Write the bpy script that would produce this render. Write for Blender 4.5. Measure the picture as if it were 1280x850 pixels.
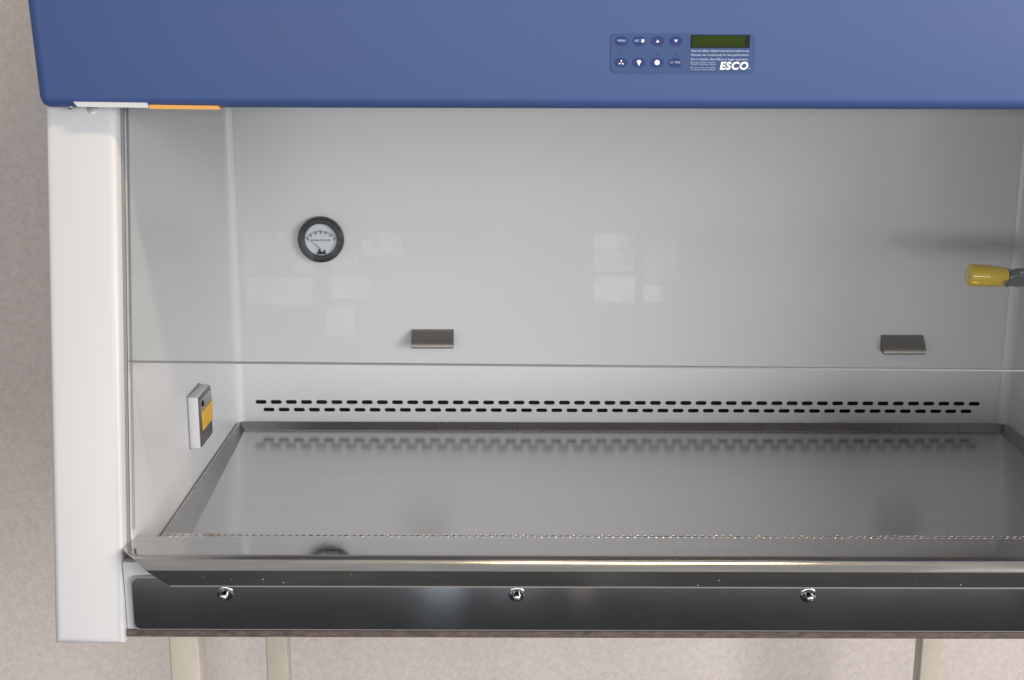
import bpy, bmesh, math, random
from mathutils import Vector, Matrix

for o in list(bpy.data.objects):
    bpy.data.objects.remove(o, do_unlink=True)
scene = bpy.context.scene
C = scene.collection
random.seed(4)
PI = math.pi
Z0 = 0.93            # height of the work tray rim above the floor
W = 1.22             # clear width between the cabinet's inner side walls


def FY(z):           # sloping front plane of the cabinet (z measured from the tray rim)
    return -0.622 + 0.18 * z


# ------------------------------------------------------------------ camera
cam_d = bpy.data.cameras.new('camera')
cam = bpy.data.objects.new('camera', cam_d)
C.objects.link(cam)
cam_d.sensor_fit = 'HORIZONTAL'
cam_d.sensor_width = 36.0
cam_d.lens = 1654.3 / 1280.0 * 36.0
cam_d.clip_start = 0.05
cam_d.clip_end = 100.0
pitch, yaw, roll = 0.2381, -0.0006, -0.0024
f = Vector((math.sin(yaw) * math.cos(pitch), math.cos(yaw) * math.cos(pitch), -math.sin(pitch)))
rt = Vector((math.cos(yaw), -math.sin(yaw), 0))
dn = f.cross(rt)
rt2 = math.cos(roll) * rt + math.sin(roll) * dn
dn2 = -math.sin(roll) * rt + math.cos(roll) * dn
m = Matrix((rt2, -dn2, -f)).transposed().to_4x4()
m.translation = Vector((0.4371, -2.0122, 0.6221 + Z0))
cam.matrix_world = m
scene.camera = cam

# ------------------------------------------------------------------ world, lamps, exposure
world = bpy.data.worlds.new('World')
scene.world = world
world.use_nodes = True
bg = world.node_tree.nodes['Background']
bg.inputs[0].default_value = (0.97, 0.98, 1.0, 1)
bg.inputs[1].default_value = 0.43


def area(name, loc, target, sx, sy, power, col, spread=180):
    d = bpy.data.lights.new(name, 'AREA')
    d.shape = 'RECTANGLE'
    d.size = sx
    d.size_y = sy
    d.energy = power
    d.color = col
    d.spread = math.radians(spread)
    o = bpy.data.objects.new(name, d)
    C.objects.link(o)
    o.location = loc
    o.rotation_euler = (Vector(target) - Vector(loc)).to_track_quat('-Z', 'Y').to_euler()
    return o


# daylight from a window to the right, and an added wide low fill lamp behind the camera
area('window_daylight', (3.4, -3.2, 1.62), (0.35, -0.3, 0.05), 2.0, 1.6, 31, (1.0, 0.985, 0.975), 80)
area('low_front_fill', (0.30, -5.6, 0.90), (0.20, -0.3, 0.8), 5.5, 0.66, 30, (1.0, 0.98, 0.97), 110)
# warm ceiling lamp mirrored in the roll of the armrest
area('ceiling_lamp', (0.78, -1.15, 2.75), (0.78, -1.15, 0.0), 0.62, 0.16, 17, (1.0, 0.80, 0.46))
# the separate panes of the far windows mirrored in the glass sash, the drain panel and the floor
for (x0, x1, z0, z1, p, col) in ((-1.10, -0.70, 2.28, 2.52, 0.16, (0.85, 0.94, 1.0)), (-1.08, -0.70, 2.10, 2.26, 0.13, (0.85, 0.94, 1.0)),
                                 (-0.60, -0.45, 2.30, 2.52, 0.06, (0.9, 0.95, 1.0)), (-0.43, -0.20, 2.38, 2.52, 0.06, (0.85, 0.94, 1.0)),
                                 (-0.60, -0.38, 2.14, 2.27, 0.07, (0.9, 0.95, 1.0)), (-0.62, -0.46, 1.92, 2.10, 0.06, (1.0, 0.86, 0.80)),
                                 (0.90, 1.13, 2.30, 2.52, 0.14, (0.82, 0.93, 1.0)), (0.90, 1.13, 2.12, 2.27, 0.12, (0.9, 0.96, 1.0)),
                                 (1.18, 1.38, 2.24, 2.52, 0.08, (0.85, 0.94, 1.0)), (1.18, 1.29, 2.12, 2.22, 0.04, (0.9, 0.96, 1.0)),
                                 (0.84, 0.87, 2.12, 2.52, 0.012, (0.9, 0.96, 1.0)),
                                 (-0.09, 0.13, 1.42, 1.72, 0.9, (0.78, 0.90, 1.0)), (0.30, 0.62, 1.40, 1.72, 0.35, (0.85, 0.93, 1.0)),
                                 (0.80, 0.90, 1.42, 1.72, 0.22, (1.0, 0.80, 0.66))):
    pane = area('window_pane_light', ((x0 + x1) / 2, -6.5, (z0 + z1) / 2), ((x0 + x1) / 2, 0, (z0 + z1) / 2),
         x1 - x0, z1 - z0, p * (0.8 if z1 > 1.9 else 2.6), col)
    # bare trees outside break up the daylight in the upper panes
    ld = pane.data
    ld.use_nodes = True
    nt_ = ld.node_tree
    em = nt_.nodes['Emission']
    ge = nt_.nodes.new('ShaderNodeNewGeometry')
    nz_ = nt_.nodes.new('ShaderNodeTexNoise')
    nz_.inputs['Scale'].default_value = 9.0
    nz_.inputs['Detail'].default_value = 5.0
    nz_.inputs['Distortion'].default_value = 1.2
    mr_ = nt_.nodes.new('ShaderNodeMapRange')
    mr_.inputs[1].default_value = 0.36
    mr_.inputs[2].default_value = 0.62
    mr_.inputs[3].default_value = 0.15 if z1 > 2.3 else 0.65
    mr_.inputs[4].default_value = 1.3
    nt_.links.new(ge.outputs['Position'], nz_.inputs['Vector'])
    nt_.links.new(nz_.outputs[0], mr_.inputs[0])
    nt_.links.new(mr_.outputs[0], em.inputs['Strength'])

vs = scene.view_settings
vs.view_transform = 'Standard'
vs.look = 'None'
vs.exposure = 0.14
vs.gamma = 1.0
vs.use_curve_mapping = False


# ------------------------------------------------------------------ materials
def mat(name, col, rough=0.5, metal=0.0, spec=0.5, noise=0.0, nscale=30.0, stretch=(1, 1, 1),
        bump=0.0, bscale=200.0, rvar=0.0, aniso=0.0, coat=0.0, emit=None, specks=0.0):
    m = bpy.data.materials.new(name)
    m.use_nodes = True
    nt = m.node_tree
    b = nt.nodes['Principled BSDF']
    b.inputs['Base Color'].default_value = (*col, 1)
    b.inputs['Roughness'].default_value = rough
    b.inputs['Metallic'].default_value = metal
    b.inputs['Specular IOR Level'].default_value = spec
    b.inputs['Coat Weight'].default_value = coat
    b.inputs['Coat Roughness'].default_value = 0.08
    if aniso:
        b.inputs['Anisotropic'].default_value = aniso
    tc = nt.nodes.new('ShaderNodeTexCoord')
    mp = nt.nodes.new('ShaderNodeMapping')
    mp.inputs['Scale'].default_value = stretch
    nt.links.new(tc.outputs['Object'], mp.inputs[0])
    if noise or rvar:
        n = nt.nodes.new('ShaderNodeTexNoise')
        n.inputs['Scale'].default_value = nscale
        n.inputs['Detail'].default_value = 6
        n.inputs['Roughness'].default_value = 0.65
        nt.links.new(mp.outputs[0], n.inputs['Vector'])
        if noise:
            r = nt.nodes.new('ShaderNodeMapRange')
            r.inputs[1].default_value = 0.3
            r.inputs[2].default_value = 0.7
            r.inputs[3].default_value = 1 - noise
            r.inputs[4].default_value = 1 + noise
            nt.links.new(n.outputs[0], r.inputs[0])
            mx = nt.nodes.new('ShaderNodeVectorMath')
            mx.operation = 'SCALE'
            mx.inputs[0].default_value = col
            nt.links.new(r.outputs[0], mx.inputs['Scale'])
            nt.links.new(mx.outputs[0], b.inputs['Base Color'])
        if rvar:
            r = nt.nodes.new('ShaderNodeMapRange')
            r.inputs[1].default_value = 0.3
            r.inputs[2].default_value = 0.7
            r.inputs[3].default_value = max(0.01, rough - rvar)
            r.inputs[4].default_value = rough + rvar
            nt.links.new(n.outputs[0], r.inputs[0])
            nt.links.new(r.outputs[0], b.inputs['Roughness'])
    if bump:
        n2 = nt.nodes.new('ShaderNodeTexNoise')
        n2.inputs['Scale'].default_value = bscale
        n2.inputs['Detail'].default_value = 3
        nt.links.new(mp.outputs[0], n2.inputs['Vector'])
        bp = nt.nodes.new('ShaderNodeBump')
        bp.inputs['Strength'].default_value = bump
        bp.inputs['Distance'].default_value = 0.001
        nt.links.new(n2.outputs[0], bp.inputs['Height'])
        nt.links.new(bp.outputs[0], b.inputs['Normal'])
    if specks:
        n3 = nt.nodes.new('ShaderNodeTexNoise')
        n3.inputs['Scale'].default_value = 260
        n3.inputs['Detail'].default_value = 2
        nt.links.new(tc.outputs['Object'], n3.inputs['Vector'])
        n4 = nt.nodes.new('ShaderNodeTexNoise')
        n4.inputs['Scale'].default_value = 9
        nt.links.new(tc.outputs['Object'], n4.inputs['Vector'])
        ad = nt.nodes.new('ShaderNodeMath')
        ad.operation = 'MULTIPLY_ADD'
        ad.inputs[1].default_value = 0.35
        nt.links.new(n4.outputs[0], ad.inputs[0])
        nt.links.new(n3.outputs[0], ad.inputs[2])
        r3 = nt.nodes.new('ShaderNodeMapRange')
        r3.inputs[1].default_value = specks
        r3.inputs[2].default_value = specks + 0.03
        r3.inputs[3].default_value = metal
        r3.inputs[4].default_value = 0.25
        nt.links.new(ad.outputs[0], r3.inputs[0])
        nt.links.new(r3.outputs[0], b.inputs['Metallic'])
    if emit:
        b.inputs['Emission Color'].default_value = (*emit[0], 1)
        b.inputs['Emission Strength'].default_value = emit[1]
    return m


WHITE = mat('white_powder_coat', (0.605, 0.605, 0.622), 0.38, bump=0.05, bscale=900, noise=0.015, nscale=6)
LINER = mat('white_liner', (0.615, 0.615, 0.640), 0.30, bump=0.04, bscale=900, noise=0.02, nscale=5)
BLUE = mat('blue_paint', (0.050, 0.091, 0.250), 0.42, spec=0.35, bump=0.10, bscale=1100, noise=0.05, nscale=5, rvar=0.04)
BLUE_P = mat('panel_blue', (0.032, 0.070, 0.200), 0.42, spec=0.3)
KEY = mat('key_blue', (0.016, 0.036, 0.165), 0.45, spec=0.25)
PRINT = mat('white_print', (0.80, 0.82, 0.88), 0.5)
PRINT2 = mat('pale_print', (0.42, 0.48, 0.68), 0.5)
LCD = mat('lcd_green', (0.022, 0.040, 0.004), 0.5, spec=0.1)
LCDB = mat('lcd_black', (0.010, 0.012, 0.008), 0.5, spec=0.15)
LED = mat('led_dark', (0.008, 0.012, 0.03), 0.2)
TRAY = mat('brushed_steel', (0.56, 0.545, 0.53), 0.17, metal=1, noise=0.035, nscale=7, stretch=(0.5, 9, 9), rvar=0.03,
           bump=0.03, bscale=300)
RIM = mat('shaded_rim_steel', (0.37, 0.36, 0.35), 0.26, metal=1, noise=0.05, nscale=8, rvar=0.05)  # darker copy of the tray steel, dark reflection put into its colour
POLISH = mat('polished_steel', (0.56, 0.55, 0.535), 0.07, metal=1, specks=0.925, noise=0.06, nscale=9, stretch=(1, 12, 12), rvar=0.035)
ROLL = mat('worn_roll_steel', (0.50, 0.475, 0.445), 0.17, metal=1, noise=0.10, nscale=14, stretch=(0.5, 10, 10), rvar=0.06)
PANELST = mat('dark_mirror_steel', (0.27, 0.275, 0.285), 0.06, metal=1, specks=1.05, noise=0.05, nscale=6, rvar=0.03)
TRIM = mat('trim_steel', (0.46, 0.445, 0.43), 0.35, metal=1)
CHROME = mat('bright_chrome', (0.80, 0.79, 0.77), 0.08, metal=1)
HOOK = mat('hook_steel', (0.31, 0.28, 0.25), 0.42, metal=1, noise=0.1, nscale=40, stretch=(1, 8, 8))
BLACK = mat('black_plastic', (0.004, 0.004, 0.005), 0.28, spec=0.2)
DARK = mat('dark_void', (0.06, 0.058, 0.066), 0.7)
GASKET = mat('grey_gasket', (0.24, 0.24, 0.25), 0.6)
DIAL = mat('dial_white', (0.72, 0.74, 0.78), 0.4)
INK = mat('dial_ink', (0.03, 0.03, 0.04), 0.6)
YELLOW = mat('yellow_enamel', (0.84, 0.56, 0.004), 0.16, coat=0.6)
GREYM = mat('grey_valve', (0.22, 0.24, 0.25), 0.30, metal=0.6, noise=0.12, nscale=60)
STICK = mat('orange_label', (0.72, 0.36, 0.08), 0.5)
OUTY = mat('outlet_yellow', (0.75, 0.42, 0.02), 0.4)
OUTG = mat('outlet_grey', (0.27, 0.27, 0.28), 0.25, metal=0.3)
OUTD = mat('outlet_dark', (0.085, 0.08, 0.08), 0.3)
RUST = mat('brown_edge', (0.11, 0.080, 0.072), 0.5, noise=0.6, nscale=60, stretch=(1, 3, 3))
LEGM = mat('cream_paint', (0.56, 0.50, 0.415), 0.38, noise=0.07, nscale=25, bump=0.08, bscale=300)


def wall_material():
    m = bpy.data.materials.new('beige_wall')
    m.use_nodes = True
    nt = m.node_tree
    b = nt.nodes['Principled BSDF']
    b.inputs['Roughness'].default_value = 0.75
    tc = nt.nodes.new('ShaderNodeTexCoord')
    prev = None
    ramp = nt.nodes.new('ShaderNodeValToRGB')
    ramp.color_ramp.elements[0].position = 0.30
    ramp.color_ramp.elements[0].color = (0.560, 0.490, 0.448, 1)
    ramp.color_ramp.elements[1].position = 0.70
    ramp.color_ramp.elements[1].color = (0.78, 0.705, 0.655, 1)
    vals = []
    for s, d, w in ((7, 4, 0.16), (70, 5, 0.38), (240, 3, 0.46)):
        n = nt.nodes.new('ShaderNodeTexNoise')
        n.inputs['Scale'].default_value = s
        n.inputs['Detail'].default_value = d
        n.inputs['Roughness'].default_value = 0.6
        nt.links.new(tc.outputs['Object'], n.inputs['Vector'])
        k = nt.nodes.new('ShaderNodeMath')
        k.operation = 'MULTIPLY_ADD'
        k.inputs[1].default_value = w
        k.inputs[2].default_value = 0
        nt.links.new(n.outputs[0], k.inputs[0])
        if prev:
            nt.links.new(prev.outputs[0], k.inputs[2])
        prev = k
        vals.append(n)
    nt.links.new(prev.outputs[0], ramp.inputs[0])
    nt.links.new(ramp.outputs[0], b.inputs['Base Color'])
    bp = nt.nodes.new('ShaderNodeBump')
    bp.inputs['Strength'].default_value = 0.25
    bp.inputs['Distance'].default_value = 0.002
    nt.links.new(vals[2].outputs[0], bp.inputs['Height'])
    nt.links.new(bp.outputs[0], b.inputs['Normal'])
    return m


def glass_material(name, tint, refl=1.0):
    m = bpy.data.materials.new(name)
    m.use_nodes = True
    nt = m.node_tree
    nt.nodes.remove(nt.nodes['Principled BSDF'])
    out = nt.nodes['Material Output']
    tr = nt.nodes.new('ShaderNodeBsdfTransparent')
    tr.inputs[0].default_value = (*tint, 1)
    gl = nt.nodes.new('ShaderNodeBsdfGlossy')
    gl.inputs['Roughness'].default_value = 0.012
    lw = nt.nodes.new('ShaderNodeLayerWeight')
    lw.inputs['Blend'].default_value = 0.5
    pw = nt.nodes.new('ShaderNodeMath')
    pw.operation = 'POWER'
    pw.inputs[1].default_value = 5.0
    nt.links.new(lw.outputs['Facing'], pw.inputs[0])
    fr = nt.nodes.new('ShaderNodeMath')
    fr.operation = 'MULTIPLY_ADD'
    fr.inputs[1].default_value = 1.0 - 0.042 * refl
    fr.inputs[2].default_value = 0.042 * refl
    nt.links.new(pw.outputs[0], fr.inputs[0])
    mx = nt.nodes.new('ShaderNodeMixShader')
    nt.links.new(fr.outputs[0], mx.inputs[0])
    nt.links.new(tr.outputs[0], mx.inputs[1])
    nt.links.new(gl.outputs[0], mx.inputs[2])
    nt.links.new(mx.outputs[0], out.inputs[0])
    return m


WALL = wall_material()
GLASS = glass_material('sash_glass', (0.962, 0.969, 0.966))
LENS = glass_material('gauge_lens', (0.97, 0.98, 0.98), 0.12)
FLOOR = mat('dark_floor', (0.035, 0.035, 0.036), 0.13, noise=0.15, nscale=9)


# ------------------------------------------------------------------ mesh helpers
def shift(bm):
    for v in bm.verts:
        v.co.z += Z0


def link(name, bm, material, parent=None, smooth=False, z0=True):
    if z0:
        shift(bm)
    bmesh.ops.recalc_face_normals(bm, faces=bm.faces)
    me = bpy.data.meshes.new(name)
    bm.to_mesh(me)
    bm.free()
    me.materials.append(material)
    if smooth:
        me.polygons.foreach_set('use_smooth', [True] * len(me.polygons))
    o = bpy.data.objects.new(name, me)
    C.objects.link(o)
    if parent:
        o.parent = parent
        if parent.type == 'EMPTY':
            o.matrix_parent_inverse = Matrix.Translation(-parent.location)
    return o


def auto_smooth(o, ang=35):
    me = o.data
    bm = bmesh.new()
    bm.from_mesh(me)
    for fc in bm.faces:
        fc.smooth = True
    for e in bm.edges:
        if len(e.link_faces) == 2:
            e.smooth = e.calc_face_angle(0) < math.radians(ang)
        else:
            e.smooth = False
    bm.to_mesh(me)
    bm.free()
    return o


def box(bm, x0, x1, y0, y1, z0, z1, bevel=0.0, seg=2):
    vs_ = [bm.verts.new((x, y, z)) for x in (x0, x1) for y in (y0, y1) for z in (z0, z1)]
    F = [(0, 1, 3, 2), (4, 6, 7, 5), (0, 4, 5, 1), (2, 3, 7, 6), (0, 2, 6, 4), (1, 5, 7, 3)]
    fs = [bm.faces.new([vs_[i] for i in q]) for q in F]
    if bevel:
        es = {e for f_ in fs for e in f_.edges}
        bmesh.ops.bevel(bm, geom=list(es), offset=bevel, segments=seg, affect='EDGES', profile=0.5)
    return vs_


def mbox(name, material, parent, x0, x1, y0, y1, z0, z1, bevel=0.0, seg=2):
    bm = bmesh.new()
    box(bm, x0, x1, y0, y1, z0, z1, bevel, seg)
    o = link(name, bm, material, parent)
    return auto_smooth(o) if bevel else o


def lathe(bm, prof, origin, axis, n=32, cap=True):
    """prof: list of (distance along axis, radius)."""
    ax = Vector(axis).normalized()
    up = Vector((0, 0, 1)) if abs(ax.z) < 0.9 else Vector((1, 0, 0))
    u = ax.cross(up).normalized()
    v = ax.cross(u)
    rings = []
    for d, r in prof:
        rings.append([bm.verts.new(Vector(origin) + ax * d + (u * math.cos(2 * PI * i / n) + v * math.sin(2 * PI * i / n)) * r)
                      for i in range(n)])
    for a, b in zip(rings, rings[1:]):
        for i in range(n):
            bm.faces.new((a[i], a[(i + 1) % n], b[(i + 1) % n], b[i]))
    if cap:
        bm.faces.new(rings[0])
        bm.faces.new(rings[-1])


def mlathe(name, material, parent, prof, origin, axis, n=32, cap=True):
    bm = bmesh.new()
    lathe(bm, prof, origin, axis, n, cap)
    return auto_smooth(link(name, bm, material, parent), 40)


def plate_with_holes(name, material, parent, outline, holes, depth, place):
    """Filled 2D outline with holes, given a thickness; place(x, y, t) maps to the scene."""
    cu = bpy.data.curves.new('tmp', 'CURVE')
    cu.dimensions = '2D'
    cu.fill_mode = 'BOTH'
    cu.extrude = depth / 2
    for pts in [outline] + holes:
        sp = cu.splines.new('POLY')
        sp.points.add(len(pts) - 1)
        for p, (x, y) in zip(sp.points, pts):
            p.co = (x, y, 0, 1)
        sp.use_cyclic_u = True
    t = bpy.data.objects.new('tmp', cu)
    C.objects.link(t)
    dg = bpy.context.evaluated_depsgraph_get()
    me = bpy.data.meshes.new_from_object(t.evaluated_get(dg))
    bpy.data.objects.remove(t)
    bm = bmesh.new()
    bm.from_mesh(me)
    bpy.data.meshes.remove(me)
    for v in bm.verts:
        v.co = Vector(place(*v.co))
    bmesh.ops.remove_doubles(bm, verts=bm.verts, dist=1e-6)
    return link(name, bm, material, parent)


def slot(cx, cy, w, h, n=5):
    r = h / 2
    pts = []
    for s in (1, -1):
        for i in range(n + 1):
            a = -PI / 2 + PI * i / n
            pts.append((cx + s * (w / 2 - r) + s * r * math.cos(a), cy + s * r * math.sin(a)))
    return pts


def text(name, body, size, material, parent, x, y, z, width=None, shear=0.0, offset=0.0, extrude=0.0002, align='LEFT', spacing=1.0):
    cu = bpy.data.curves.new('tmp', 'FONT')
    cu.body = body
    cu.size = size
    cu.shear = shear
    cu.space_character = spacing
    cu.offset = offset
    cu.extrude = extrude
    cu.align_x = align
    cu.align_y = 'CENTER'
    cu.resolution_u = 3
    t = bpy.data.objects.new('tmp', cu)
    C.objects.link(t)
    dg = bpy.context.evaluated_depsgraph_get()
    me = bpy.data.meshes.new_from_object(t.evaluated_get(dg))
    bpy.data.objects.remove(t)
    bm = bmesh.new()
    bm.from_mesh(me)
    bpy.data.meshes.remove(me)
    xs = [v.co.x for v in bm.verts]
    sc = 1.0
    if width and xs:
        sc = width / (max(xs) - min(xs))
    for v in bm.verts:
        c = v.co
        v.co = Vector((x + c.x * sc, y - c.z, z + c.y))
    return link(name, bm, material, parent)


def poly_prism(bm, pts, y0, y1):
    """pts: (x, z) outline, extruded from y0 to y1."""
    a = [bm.verts.new((x, y0, z)) for x, z in pts]
    b = [bm.verts.new((x, y1, z)) for x, z in pts]
    bm.faces.new(a)
    bm.faces.new(b[::-1])
    for i in range(len(pts)):
        j = (i + 1) % len(pts)
        bm.faces.new((a[i], b[i], b[j], a[j]))


def ellipse(cx, cz, rx, rz, n=24):
    return [(cx + rx * math.cos(2 * PI * i / n), cz + rz * math.sin(2 * PI * i / n)) for i in range(n)]


def rrect(x0, x1, z0, z1, r, n=5):
    pts = []
    for cx, cz, a0 in ((x1 - r, z1 - r, 0), (x0 + r, z1 - r, PI / 2), (x0 + r, z0 + r, PI), (x1 - r, z0 + r, 1.5 * PI)):
        for i in range(n + 1):
            a = a0 + PI / 2 * i / n
            pts.append((cx + r * math.cos(a), cz + r * math.sin(a)))
    return pts


def thing(name, label, cat, loc):
    o = bpy.data.objects.new(name, None)
    C.objects.link(o)
    o.location = loc
    o.empty_display_size = 0.1
    o['label'] = label
    o['category'] = cat
    return o


# ------------------------------------------------------------------ setting
bm = bmesh.new()
box(bm, -4, 6, 0.34, 0.44, -Z0, 2.2)
o = link('wall', bm, WALL)
o['kind'] = 'structure'
bm = bmesh.new()
box(bm, -5, 6, -7.5, 0.34, -Z0 - 0.05, -Z0)
o = link('floor', bm, FLOOR)
o['kind'] = 'structure'

# ------------------------------------------------------------------ the cabinet
cab = thing('safety_cabinet', 'white biosafety cabinet with blue hood, glass sash and steel work tray on metal stand',
            'cabinet', (W / 2, -0.25, Z0 - 0.07))


# side housings with the sloping front, solid to the back
def side_housing(x0, x1, inner):
    bm = bmesh.new()
    zb, zt = -0.070, 0.76
    pts = []
    box(bm, x0, x1, 0, 1, zb, zt)
    for v in bm.verts:
        v.co.y = FY(v.co.z) if v.co.y < 0.5 else 0.12
    es = [e for e in bm.edges if all(abs(v.co.y - FY(v.co.z)) < 1e-6 for v in e.verts)]
    bmesh.ops.bevel(bm, geom=es, offset=0.0085, segments=5, affect='EDGES', profile=0.5)
    return auto_smooth(link('side_housing', bm, WHITE, cab), 40)


side_housing(-0.083, -0.004, 1)
side_housing(W + 0.004, W + 0.083, -1)


# inner side walls with a cove to the back wall, and the dark sash guides
def side_liner(sgn, xw):
    bm = bmesh.new()
    zb, zt = -0.030, 0.66
    r = 0.014
    plan = [('f', 0)]
    prof = [(-0.003, None), (0.0, None)]
    cove = [(r - r * math.cos(a), -r + r * math.sin(a)) for a in [PI / 2 * i / 6 for i in range(7)]]
    # plan outline (x inward, y); y None = follows the sloping front
    pl = [(-0.003, None), (0.0, None)] + [(cx, cy) for cx, cy in cove] + [(r, 0.0012), (-0.003, 0.0012)]
    lo, hi = [], []
    for z, lst in ((zb, lo), (zt, hi)):
        for x, y in pl:
            yy = FY(z) + 0.031 if y is None else y
            lst.append(bm.verts.new((xw + sgn * x, yy, z)))
    n = len(pl)
    for i in range(n):
        j = (i + 1) % n
        bm.faces.new((lo[i], lo[j], hi[j], hi[i]))
    bm.faces.new(lo)
    bm.faces.new(hi)
    auto_smooth(link('side_wall', bm, LINER, cab), 40)
    for d0, d1, xa, xb, mt in ((0.0195, 0.0222, -0.0036, -0.0010, GASKET), (0.0300, 0.0325, 0.0003, 0.0020, TRIM)):
        bm = bmesh.new()
        za, zc = (-0.055, 0.66) if mt is GASKET else (0.05, 0.66)
        box(bm, min(xw + sgn * xa, xw + sgn * xb), max(xw + sgn * xa, xw + sgn * xb), 0, 1, za, zc)
        for v in bm.verts:
            v.co.y = FY(v.co.z) + (d0 if v.co.y < 0.5 else d1)
        link('sash_guide', bm, mt, cab)


side_liner(1, 0.0)
side_liner(-1, W)

# back wall with two staggered rows of exhaust slots
holes = []
pitch_s = (1.1682 - 0.0385) / 47
for i in range(48):
    holes.append(slot(0.0385 + i * pitch_s, 0.0313, 0.0178, 0.0066))
for i in range(47):
    holes.append(slot(0.0506 + i * pitch_s, 0.0187, 0.0178, 0.0062))
plate_with_holes('back_wall', LINER, cab, [(-0.002, -0.03), (W + 0.002, -0.03), (W + 0.002, 0.66), (-0.002, 0.66)], holes,
                 0.002, lambda x, y, t: (x, 0.0025 + t, y))
mbox('exhaust_plenum', DARK, cab, -0.002, W + 0.002, 0.045, 0.11, -0.03, 0.66)
mbox('diffuser_ceiling', LINER, cab, 0.001, W - 0.001, -0.47, 0.0, 0.661, 0.70)
mbox('rear_housing', WHITE, cab, -0.0035, W + 0.0035, 0.1105, 0.119, -0.068, 0.735)
mbox('base_pan', GASKET, cab, -0.0035, W + 0.0035, -0.600, 0.110, -0.068, -0.062)

# blue hood
bm = bmesh.new()
box(bm, -0.083, W + 0.083, -0.545, -0.516, 0.5262, 0.98)
for v in bm.verts:
    s = -1 if v.co.x < 0.5 else 1
    v.co.x += s * (v.co.z - 0.5262) * 0.045
es = [e for e in bm.edges if any(v.co.y < -0.54 for v in e.verts)]
es += [e for e in bm.edges if all(v.co.z < 0.53 for v in e.verts) and e not in es]
bmesh.ops.bevel(bm, geom=list(set(es)), offset=0.0115, segments=6, affect='EDGES', profile=0.5)
hood = auto_smooth(link('hood', bm, BLUE, cab), 40)
mbox('upper_housing', BLUE, cab, -0.082, W + 0.082, -0.5155, 0.12, 0.761, 0.978)

# control panel on the hood
HY = -0.545
bm = bmesh.new()
poly_prism(bm, rrect(0.5426, 0.6982, 0.5662, 0.6070, 0.004), HY - 0.0012, HY + 0.001)
es = [e for e in bm.edges if all(v.co.y < HY - 0.001 for v in e.verts)]
bmesh.ops.bevel(bm, geom=es, offset=0.0005, segments=2, affect='EDGES')
cp = auto_smooth(link('control_panel', bm, BLUE_P, cab), 40)
py = HY - 0.0012
bm = bmesh.new()
poly_prism(bm, rrect(0.6285, 0.6925, 0.5921, 0.6057, 0.0006), py - 0.0004, py + 0.0005)
link('display_bezel', bm, LCDB, cp)
bm = bmesh.new()
poly_prism(bm, rrect(0.6298, 0.6868, 0.5933, 0.6048, 0.0004), py - 0.0007, py)
link('display', bm, LCD, cp)
kx = (0.5539, 0.5731, 0.5928, 0.6126)
for r_, kz in ((0, 0.5993), (1, 0.5764)):
    for x in kx:
        bm = bmesh.new()
        poly_prism(bm, ellipse(x, kz, 0.0071, 0.0050), py - 0.0005, py + 0.0004)
        link('key', bm, KEY, cp)
for x in kx:
    bm = bmesh.new()
    poly_prism(bm, ellipse(x - 0.0003, 0.5859, 0.0011, 0.0011, 12), py - 0.0006, py + 0.0004)
    link('indicator', bm, LED, cp)
ky = py - 0.0007
text('key_lettering', 'MENU', 0.0034, PRINT2, cp, kx[0], ky, 0.5993, width=0.0090, offset=0.00005, align='CENTER')
text('key_lettering', 'SET', 0.0030, PRINT2, cp, kx[1] - 0.0026, ky, 0.5993, width=0.0052, offset=0.00005, align='CENTER')


def icon(pts_list):
    bm = bmesh.new()
    for pts in pts_list:
        poly_prism(bm, pts, py - 0.0010, py - 0.0003)
    link('key_icon', bm, PRINT, cp)


x, z = kx[1] + 0.0036, 0.5993
icon([rrect(x - 0.0016, x + 0.0016, z - 0.0016, z + 0.0016, 0.0006)])
x, z = kx[2] - 0.0001, 0.5990
icon([[(x - 0.0019, z - 0.0013), (x + 0.0019, z - 0.0013), (x, z + 0.0018)]])
x = kx[3] - 0.0001
icon([[(x - 0.0019, z + 0.0016), (x, z - 0.0015), (x + 0.0019, z + 0.0016)]])
x, z = kx[0], 0.5764          # fan: three blades
icon([[(x + r1 * math.cos(a + da), z - 0.0003 + r1 * math.sin(a + da)) for r1, da in
       ((0.0003, 0), (0.0028, -0.42), (0.0030, 0.0), (0.0024, 0.40))] for a in (PI / 2, PI / 2 + 2.094, PI / 2 - 2.094)])
x = kx[1]                     # light bulb
icon([[(x - 0.0008, z - 0.0031), (x + 0.0008, z - 0.0031), (x + 0.0010, z - 0.0012), (x + 0.0023, z + 0.0004),
       (x + 0.0022, z + 0.0020), (x, z + 0.0027), (x - 0.0022, z + 0.0020), (x - 0.0023, z + 0.0004), (x - 0.0010, z - 0.0012)]])
x = kx[2]                     # socket
icon([ellipse(x, z, 0.0028, 0.0028, 16)])
text('key_lettering', 'UV  TIMER', 0.0030, PRINT2, cp, kx[3], ky, 0.5764, width=0.0112, offset=0.00004, align='CENTER')
for z, body, w in ((0.5889, 'Read all safety related instructions before use', 0.0625),
                   (0.5846, 'Operate unit continuously for best performance', 0.0625),
                   (0.5800, 'Run 3 minutes, then follow to begin operation.', 0.0620)):
    text('panel_lettering', body, 0.0036, PRINT2, cp, 0.6290, ky, z, width=w, offset=0.00003)
for z, body, w in ((0.5766, 'Biological Safety Cabinet', 0.0270), (0.5745, 'Class II laminar flow', 0.0270),
                   (0.5713, 'Do not cover air grilles', 0.0270), (0.5690, 'or block exhaust flow', 0.0270)):
    text('panel_lettering', body, 0.0024, PRINT2, cp, 0.6290, ky, z, width=w)
text('panel_logo', 'ESCO', 0.0112, PRINT, cp, 0.6606, ky, 0.5727, width=0.0310, shear=0.16, offset=0.00050, spacing=1.12)
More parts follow.
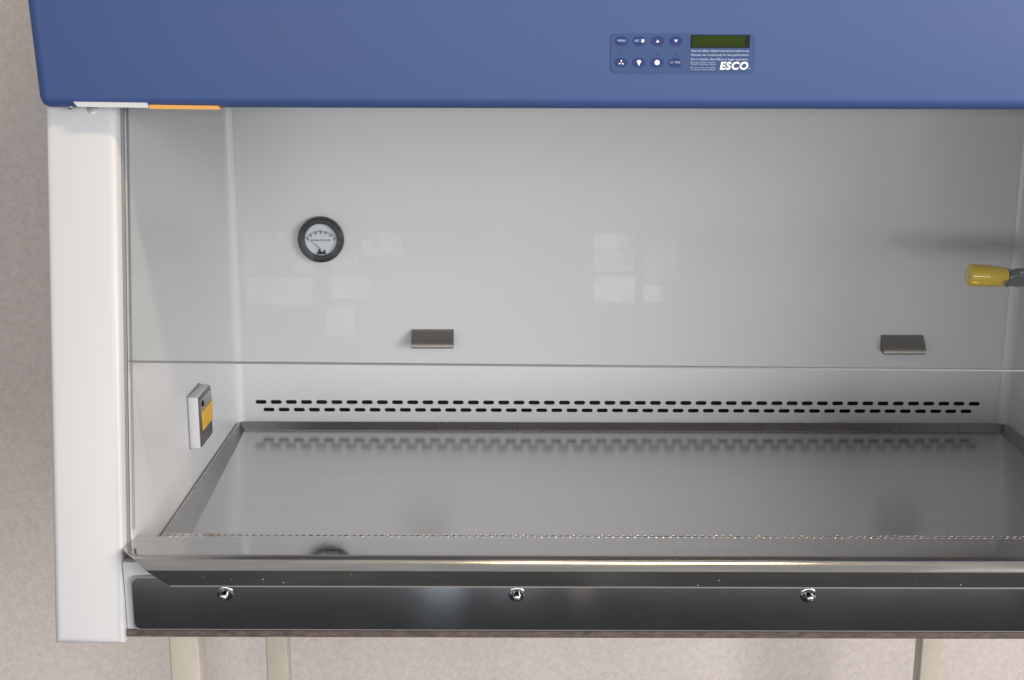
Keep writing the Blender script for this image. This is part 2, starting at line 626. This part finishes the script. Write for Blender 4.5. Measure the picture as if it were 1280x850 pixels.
text('panel_logo', '.', 0.0060, PRINT, cp, 0.6924, ky, 0.5718, offset=0.0002)

# small parts along the hood's lower edge
bm = bmesh.new()
poly_prism(bm, [(-0.0438, 0.5329), (0.0358, 0.5320), (0.0385, 0.5266), (-0.0395, 0.5275)], -0.5466, -0.530)
tab = link('alarm_tab', bm, WHITE, cab)
bm = bmesh.new()
poly_prism(bm, [(0.0390, 0.5298), (0.1135, 0.5288), (0.1160, 0.5248), (0.0390, 0.5254)], -0.5458, -0.532)
link('orange_tag', bm, STICK, cab)
mlathe('screw', TRIM, cab, [(0, 0.0028), (0.002, 0.0026), (0.003, 0.0012)], (-0.0505, -0.535, 0.5265), (0, -1, -0.25), 14)
mlathe('screw', TRIM, cab, [(0, 0.0065), (0.0012, 0.0062), (0.0016, 0.004)], (-0.0290, FY(0.5245) + 0.0005, 0.5245), (0, -1, 0.18), 18)

# glass sash
bm = bmesh.new()
xa, xb = -0.0032, W + 0.0032
for x in (xa, xb):
    zb = 0.2424 - (x - xa) * 0.0070
    for d in (0.0235, 0.0292):
        bm.verts.new((x, FY(zb) + d, zb))
        bm.verts.new((x, FY(0.73) + d, 0.73))
v = list(bm.verts)
for q in ((0, 1, 3, 2), (4, 6, 7, 5), (0, 4, 5, 1), (2, 3, 7, 6), (0, 2, 6, 4), (1, 5, 7, 3)):
    bm.faces.new([v[i] for i in q])
sash = link('glass_sash', bm, GLASS, cab)
bm = bmesh.new()
vv = []
for x in (0.001, W - 0.001):
    zb = 0.2424 - (x - xa) * 0.0070
    for d, dz in ((0.0237, -0.0004), (0.0290, -0.0004), (0.0290, -0.0020), (0.0237, -0.0020)):
        vv.append(bm.verts.new((x, FY(zb) + d, zb + dz)))
for i in range(4):
    bm.faces.new((vv[i], vv[(i + 1) % 4], vv[4 + (i + 1) % 4], vv[4 + i]))
bm.faces.new(vv[:4])
bm.faces.new(vv[4:])
link('bottom_edge', bm, mat('glass_edge', (0.22, 0.23, 0.235), 0.5), sash)

# work tray: sloping rim down to the sunken floor
bm = bmesh.new()
dr, df = 0.011, 0.027          # depth of the sunken floor at the back and at the front
loops = []
yf = -0.4725
loops.append([bm.verts.new(c) for c in ((0.0025, -0.0005, -0.006), (W - 0.0025, -0.0005, -0.006), (W - 0.0025, yf, -0.006), (0.0025, yf, -0.006))])
loops.append([bm.verts.new(c) for c in ((0.0025, -0.0005, 0), (W - 0.0025, -0.0005, 0), (W - 0.0025, yf, 0), (0.0025, yf, 0))])
loops.append([bm.verts.new(c) for c in ((0.0045, -0.0025, 0), (W - 0.0045, -0.0025, 0), (W - 0.0045, yf, 0), (0.0045, yf, 0))])
loops.append([bm.verts.new(c) for c in ((0.003 + dr, -0.0025 - dr, -dr), (W - 0.003 - dr, -0.0025 - dr, -dr), (W - 0.003 - 0.021, yf + 0.002, -df), (0.003 + 0.021, yf + 0.002, -df))])
for a, b in zip(loops, loops[1:]):
    for i in range(4):
        j = (i + 1) % 4
        bm.faces.new((a[i], a[j], b[j], b[i]))
fl = bm.faces.new(loops[-1])
es = [e for e in bm.edges if all(vx in loops[-1] for vx in e.verts)]
bmesh.ops.bevel(bm, geom=es, offset=0.0022, segments=3, affect='EDGES', profile=0.5)
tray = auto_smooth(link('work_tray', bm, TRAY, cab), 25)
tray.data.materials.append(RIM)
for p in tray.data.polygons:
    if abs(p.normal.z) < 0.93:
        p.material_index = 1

# front air grille and the dark plenum under it
gh = []
for r_ in range(5):
    for i in range(int((W - 0.03) / 0.0088)):
        gh.append(slot(0.012 + i * 0.0088 + (r_ % 2) * 0.0044, -0.4785 - r_ * 0.0062, 0.0062, 0.0034, 3))
plate_with_holes('front_grille', TRAY, cab, [(0.003, -0.4735), (W - 0.003, -0.4735), (W - 0.003, -0.590), (0.003, -0.590)], gh,
                 0.0012, lambda x, y, t: (x, y, t + 0.0002))
mbox('grille_plenum', DARK, cab, 0.001, W - 0.001, -0.590, -0.003, -0.060, -0.033)
mbox('front_sill', LINER, cab, -0.0035, W + 0.0035, -0.618, -0.5915, -0.061, 0.024, 0.001)

# raised steel armrest, its flange cut away at the ends
prof = [(-0.5715, 0.0300, 0), (-0.5720, 0.0362, 0), (-0.5740, 0.0374, 0), (-0.5940, 0.03784, 0), (-0.6140, 0.03827, 0)]
for i in range(0, 11):
    a = math.radians(70) * i / 10
    prof.append((-0.6295 - 0.016 * math.sin(a), 0.0226 + 0.016 * math.cos(a), 0))
prof += [(-0.6456, 0.0262, 0), (-0.6452, 0.0165, 0), (-0.6448, 0.0078, 0)]
cum = [0]
for p, q_ in zip(prof, prof[1:]):
    cum.append(cum[-1] + math.hypot(q_[0] - p[0], q_[1] - p[1]))
s0 = cum[4]
s1 = cum[-1]


def left_x(s):
    if s <= s0:
        return -0.0032
    t = (s - s0) / (s1 - s0)
    return -0.0032 + 0.0585 * (0.55 * t + 0.45 * t * t)


bm = bmesh.new()
th = 0.0013
top, bot = [], []
for k, (p, s) in enumerate(zip(prof, cum)):
    p0 = prof[max(0, k - 1)]
    p1 = prof[min(len(prof) - 1, k + 1)]
    ty, tz = p1[0] - p0[0], p1[1] - p0[1]
    L = math.hypot(ty, tz)
    ny, nz = tz / L, -ty / L            # outward (up/front)
    if nz < -0.01 and k < 3:
        ny, nz = -ny, -nz
    nseg = 1
    lx = left_x(s)
    top.append([bm.verts.new((lx, p[0], p[1])), bm.verts.new((W - lx, p[0], p[1]))])
    bot.append([bm.verts.new((lx, p[0] - ny * th, p[1] - nz * th)), bm.verts.new((W - lx, p[0] - ny * th, p[1] - nz * th))])
for k in range(len(prof) - 1):
    bm.faces.new((top[k][0], top[k][1], top[k + 1][1], top[k + 1][0]))
    bm.faces.new((bot[k][0], bot[k + 1][0], bot[k + 1][1], bot[k][1]))
    bm.faces.new((top[k][0], top[k + 1][0], bot[k + 1][0], bot[k][0]))
    bm.faces.new((top[k][1], bot[k][1], bot[k + 1][1], top[k + 1][1]))
bm.faces.new((top[0][0], bot[0][0], bot[0][1], top[0][1]))
bm.faces.new((top[-1][0], top[-1][1], bot[-1][1], bot[-1][0]))
arm = auto_smooth(link('armrest', bm, POLISH, cab), 30)
arm.data.materials.append(ROLL)
for p in arm.data.polygons:
    if p.center.y < -0.6302 and p.center.z > Z0 + 0.0265:
        p.material_index = 1
    else:
        p.use_smooth = False
bm = bmesh.new()
box(bm, 0.056, W - 0.056, -0.6453, -0.6434, 0.0066, 0.0078)
link('hem', bm, TRIM, arm)

# front drain panel, its pale flange and the knurled screws
bm = bmesh.new()
poly_prism(bm, rrect(0.0050, W - 0.0050, -0.0566, 0.0085, 0.006), -0.6225, -0.6195)
link('panel_flange', bm, TRIM, cab)
bm = bmesh.new()
poly_prism(bm, rrect(0.0075, W - 0.0075, -0.0540, 0.0066, 0.006), -0.6255, -0.6220)
es = [e for e in bm.edges if all(v_.co.y < -0.625 for v_ in e.verts)]
bmesh.ops.bevel(bm, geom=es, offset=0.0012, segments=3, affect='EDGES')
pan = auto_smooth(link('drain_panel', bm, PANELST, cab), 40)
for x in (0.1129, 0.4424, 0.7717, 1.1010):
    wz = -0.0098
    sc = mlathe('screw', PANELST, pan, [(0, 0.0092), (0.0012, 0.0092), (0.0018, 0.0084), (0.0018, 0.0060), (0.0009, 0.0050)],
                (x, -0.6254, wz), (0, -1, 0), 32)
    bm = bmesh.new()
    lathe(bm, [(0, 0.0040), (0.0060, 0.0040), (0.0065, 0.0047), (0.0100, 0.0047), (0.0122, 0.0036), (0.0130, 0.0018)],
          (x, -0.6260, wz), (0, -1, 0), 20)
    for a in (0.5, 0.5 + PI / 2):
        pass
    auto_smooth(link('screw_head', bm, CHROME, pan), 40)
    bm = bmesh.new()
    for a in (0.6, 0.6 + PI / 2):
        c, s = math.cos(a), math.sin(a)
        w_, l_ = 0.0005, 0.0020
        poly_prism(bm, [(x + c * l_ - s * w_, wz + s * l_ + c * w_), (x - c * l_ - s * w_, wz - s * l_ + c * w_),
                        (x - c * l_ + s * w_, wz - s * l_ - c * w_), (x + c * l_ + s * w_, wz + s * l_ - c * w_)], -0.6393, -0.6385)
    link('screw_slot', bm, DARK, pan)
mbox('base_edge', RUST, cab, -0.0035, W + 0.0035, -0.6225, -0.6005, -0.0655, -0.0575, 0.0006, 1)

# round pressure gauge on the back wall
gx, gz, gr = 0.1424, 0.2924, 0.0352
gauge = mlathe('pressure_gauge', BLACK, cab,
               [(0, gr), (0.009, gr), (0.0118, gr - 0.0015), (0.0128, gr - 0.004), (0.0120, gr - 0.0095), (0.0075, gr - 0.0108), (0.005, gr - 0.0112)],
               (gx, 0.0012, gz), (0, -1, 0), 56)
fy = -0.0048
mlathe('dial', DIAL, gauge, [(0, 0.0246), (0.0006, 0.0246)], (gx, fy + 0.0005, gz), (0, -1, 0), 48)
bm = bmesh.new()
pc = (gx, gz - 0.015)
for i in range(31):
    a = math.radians(142 - 104 * i / 30)
    l_ = 0.0060 if i % 5 == 0 else 0.0032
    r0 = 0.0235 if i % 5 == 0 else 0.0262
    w_ = 0.0007 if i % 5 == 0 else 0.0003
    c, s = math.cos(a), math.sin(a)
    r1 = 0.0294
    poly_prism(bm, [(pc[0] + c * r0 - s * w_, pc[1] + s * r0 + c * w_), (pc[0] + c * r0 + s * w_, pc[1] + s * r0 - c * w_),
                    (pc[0] + c * r1 + s * w_, pc[1] + s * r1 - c * w_), (pc[0] + c * r1 - s * w_, pc[1] + s * r1 + c * w_)], fy - 0.0003, fy)
link('scale', bm, INK, gauge)
text('dial_lettering', 'INCHES OF WATER', 0.0038, INK, gauge, gx, fy - 0.0003, gz - 0.0010, width=0.030, align='CENTER')
bm = bmesh.new()
a = math.radians(140)
c, s = math.cos(a), math.sin(a)
poly_prism(bm, [(pc[0] - s * 0.0005, pc[1] + c * 0.0005), (pc[0] + s * 0.0005, pc[1] - c * 0.0005), (pc[0] + c * 0.028, pc[1] + s * 0.028)], fy - 0.0010, fy - 0.0006)
link('needle', bm, BLACK, gauge)
bm = bmesh.new()
poly_prism(bm, [(gx - 0.0065, gz - 0.0225), (gx + 0.0075, gz - 0.0225), (gx + 0.0070, gz - 0.0185), (gx + 0.0055, gz - 0.0150), (gx + 0.0042, gz - 0.0185),
                (gx + 0.0010, gz - 0.0188), (gx - 0.0030, gz - 0.0140), (gx - 0.0045, gz - 0.0185)], fy - 0.0022, fy - 0.0002)
link('pivot_cover', bm, BLACK, gauge)
mlathe('lens', LENS, gauge, [(0, 0.0250), (0.0008, 0.0250)], (gx, -0.0085, gz), (0, -1, 0), 40)


# sprung steel hooks on the back wall
def hook(x0, x1, zt, zb):
    outer = [(0.0, zt), (-0.004, zt - 0.0005)]
    for i in range(1, 9):
        t = i / 8
        outer.append((-0.004 - 0.0195 * math.sin(t * PI / 2) ** 1.2, zt - 0.0005 - (zt - zb - 0.003) * t))
    outer += [(-0.0228, zb), (-0.014, zb)]
    inner = [(-0.014, zb + 0.002), (-0.0208, zb + 0.0025)]
    for i in range(8, 0, -1):
        t = i / 8
        inner.append((-0.004 - 0.0195 * math.sin(t * PI / 2) ** 1.2 + 0.0020, zt - 0.0022 - (zt - zb - 0.0040) * t * 0.93))
    inner += [(-0.0015, zt - 0.0025), (-0.0015, zb), (0.0, zb)]
    pts = outer + inner
    bm = bmesh.new()
    A = [bm.verts.new((x0, y, z)) for y, z in pts]
    B = [bm.verts.new((x1, y, z)) for y, z in pts]
    n = len(pts)
    for i in range(n):
        j = (i + 1) % n
        bm.faces.new((A[i], A[j], B[j], B[i]))
    bm.faces.new(A)
    bm.faces.new(B)
    bmesh.ops.triangulate(bm, faces=[f_ for f_ in bm.faces if len(f_.verts) > 4])
    for v in bm.verts:
        v.co.y += 0.0012
    return auto_smooth(link('hook', bm, HOOK, cab), 40)


hook(0.2795, 0.3448, 0.1505, 0.1250)
hook(1.0125, 1.0780, 0.1435, 0.1170)

# covered socket on the left inner wall
sock = mbox('socket_box', WHITE, cab, 0.0, 0.0145, -0.306, -0.238, 0.0555, 0.1275, 0.0012)
mbox('shadow_gap', GASKET, sock, 0.0002, 0.0015, -0.3073, -0.2367, 0.0545, 0.1285)  # solid grey plate, its edge drawn as a shadow line round the box
mbox('cover_frame', OUTD, sock, 0.0146, 0.0168, -0.3045, -0.2395, 0.0570, 0.1260, 0.0008)
mbox('cover_plate', OUTG, sock, 0.0168, 0.0176, -0.3030, -0.2400, 0.0935, 0.1225, 0.0003, 1)
mbox('warning_label', OUTY, sock, 0.0169, 0.0190, -0.2985, -0.2410, 0.0790, 0.1055, 0.0005, 1)
mlathe('cover_screw', BLACK, sock, [(0, 0.0042), (0.0014, 0.0042), (0.0020, 0.003)], (0.0176, -0.2930, 0.1155), (1, 0, 0), 16)

# gas tap on the right inner wall
ty_, tz_ = -0.20, 0.2755
tap = mlathe('gas_tap', GREYM, cab,
             [(0, 0.0115), (0.012, 0.0118), (0.014, 0.0132), (0.024, 0.0132), (0.026, 0.0118), (0.060, 0.0120), (0.078, 0.0135), (0.080, 0.0210),
              (0.0945, 0.0215), (0.0965, 0.0215)], (1.1235, ty_, tz_ - 0.002), (1, 0, 0), 28)
bm = bmesh.new()
lathe(bm, [(0.000, 0.0125), (0.0010, 0.0148), (0.0030, 0.0158), (0.030, 0.0153), (0.0500, 0.0138), (0.0530, 0.0128), (0.0535, 0.0118)],
      (1.0705, ty_, tz_ + 0.0015), (1, 0, -0.045), 24)
for v in bm.verts:                      # finger flats on the knob
    a = math.atan2(v.co.z - tz_, v.co.y - ty_)
    k = 1 - 0.045 * max(0, math.cos(6 * a)) * max(0.0, 1 - abs(v.co.x - 1.085) / 0.05)
    v.co.y = ty_ + (v.co.y - ty_) * k
    v.co.z = tz_ + (v.co.z - tz_) * k
auto_smooth(link('knob', bm, YELLOW, tap), 40)
mlathe('collar', BLACK, tap, [(0, 0.0121), (0.0015, 0.0124), (0.003, 0.0121)], (1.1225, ty_, tz_ - 0.0010), (1, 0, 0), 24)
nd = Vector((-0.80, -0.58, -0.10)).normalized()
no = Vector((1.1405, ty_ - 0.006, tz_ - 0.0045))
mlathe('nozzle', GREYM, tap, [(0, 0.0085), (0.006, 0.0085), (0.0062, 0.0068), (0.013, 0.0062), (0.0132, 0.0050), (0.020, 0.0046), (0.0202, 0.0038),
                              (0.0300, 0.0036)], no, nd, 20)
mlathe('nozzle_bore', DARK, tap, [(0, 0.0021), (0.0006, 0.0021)], no + nd * 0.0299, nd, 14)
for dz in (0.0085, -0.0085):
    mlathe('tap_screw', CHROME, tap, [(0, 0.0022), (0.002, 0.0022), (0.003, 0.0012)], (1.141, ty_ - 0.0085, tz_ - 0.002 + dz), (0, -1, 0.4 if dz > 0 else -0.4), 12)

# ------------------------------------------------------------------ the stand under it
stand = thing('support_stand', 'cream painted square tube steel stand carrying the cabinet', 'stand', (W / 2, -0.22, 0))


def tube(name, x0, x1, y0, y1, z0, z1):
    bm = bmesh.new()
    box(bm, x0, x1, y0, y1, z0, z1, 0.003, 3)
    return auto_smooth(link(name, bm, LEGM, stand), 40)


for x in (0.0125, 1.1425):
    for y in (-0.512, 0.078):
        lg = tube('leg', x, x + 0.037, y, y + 0.037, -Z0 + 0.012, -0.0705)
        mlathe('foot', BLACK, lg, [(0, 0.022), (0.008, 0.022), (0.012, 0.014)], (x + 0.0185, y + 0.0185, -Z0 + 0.0001), (0, 0, 1), 20)
for y in (-0.512, 0.078):
    tube('rail', 0.0500, 1.1420, y + 0.002, y + 0.035, -0.106, -0.0708)
for x in (0.0145, 1.1445):
    tube('rail', x, x + 0.033, -0.4745, 0.0775, -0.106, -0.0708)
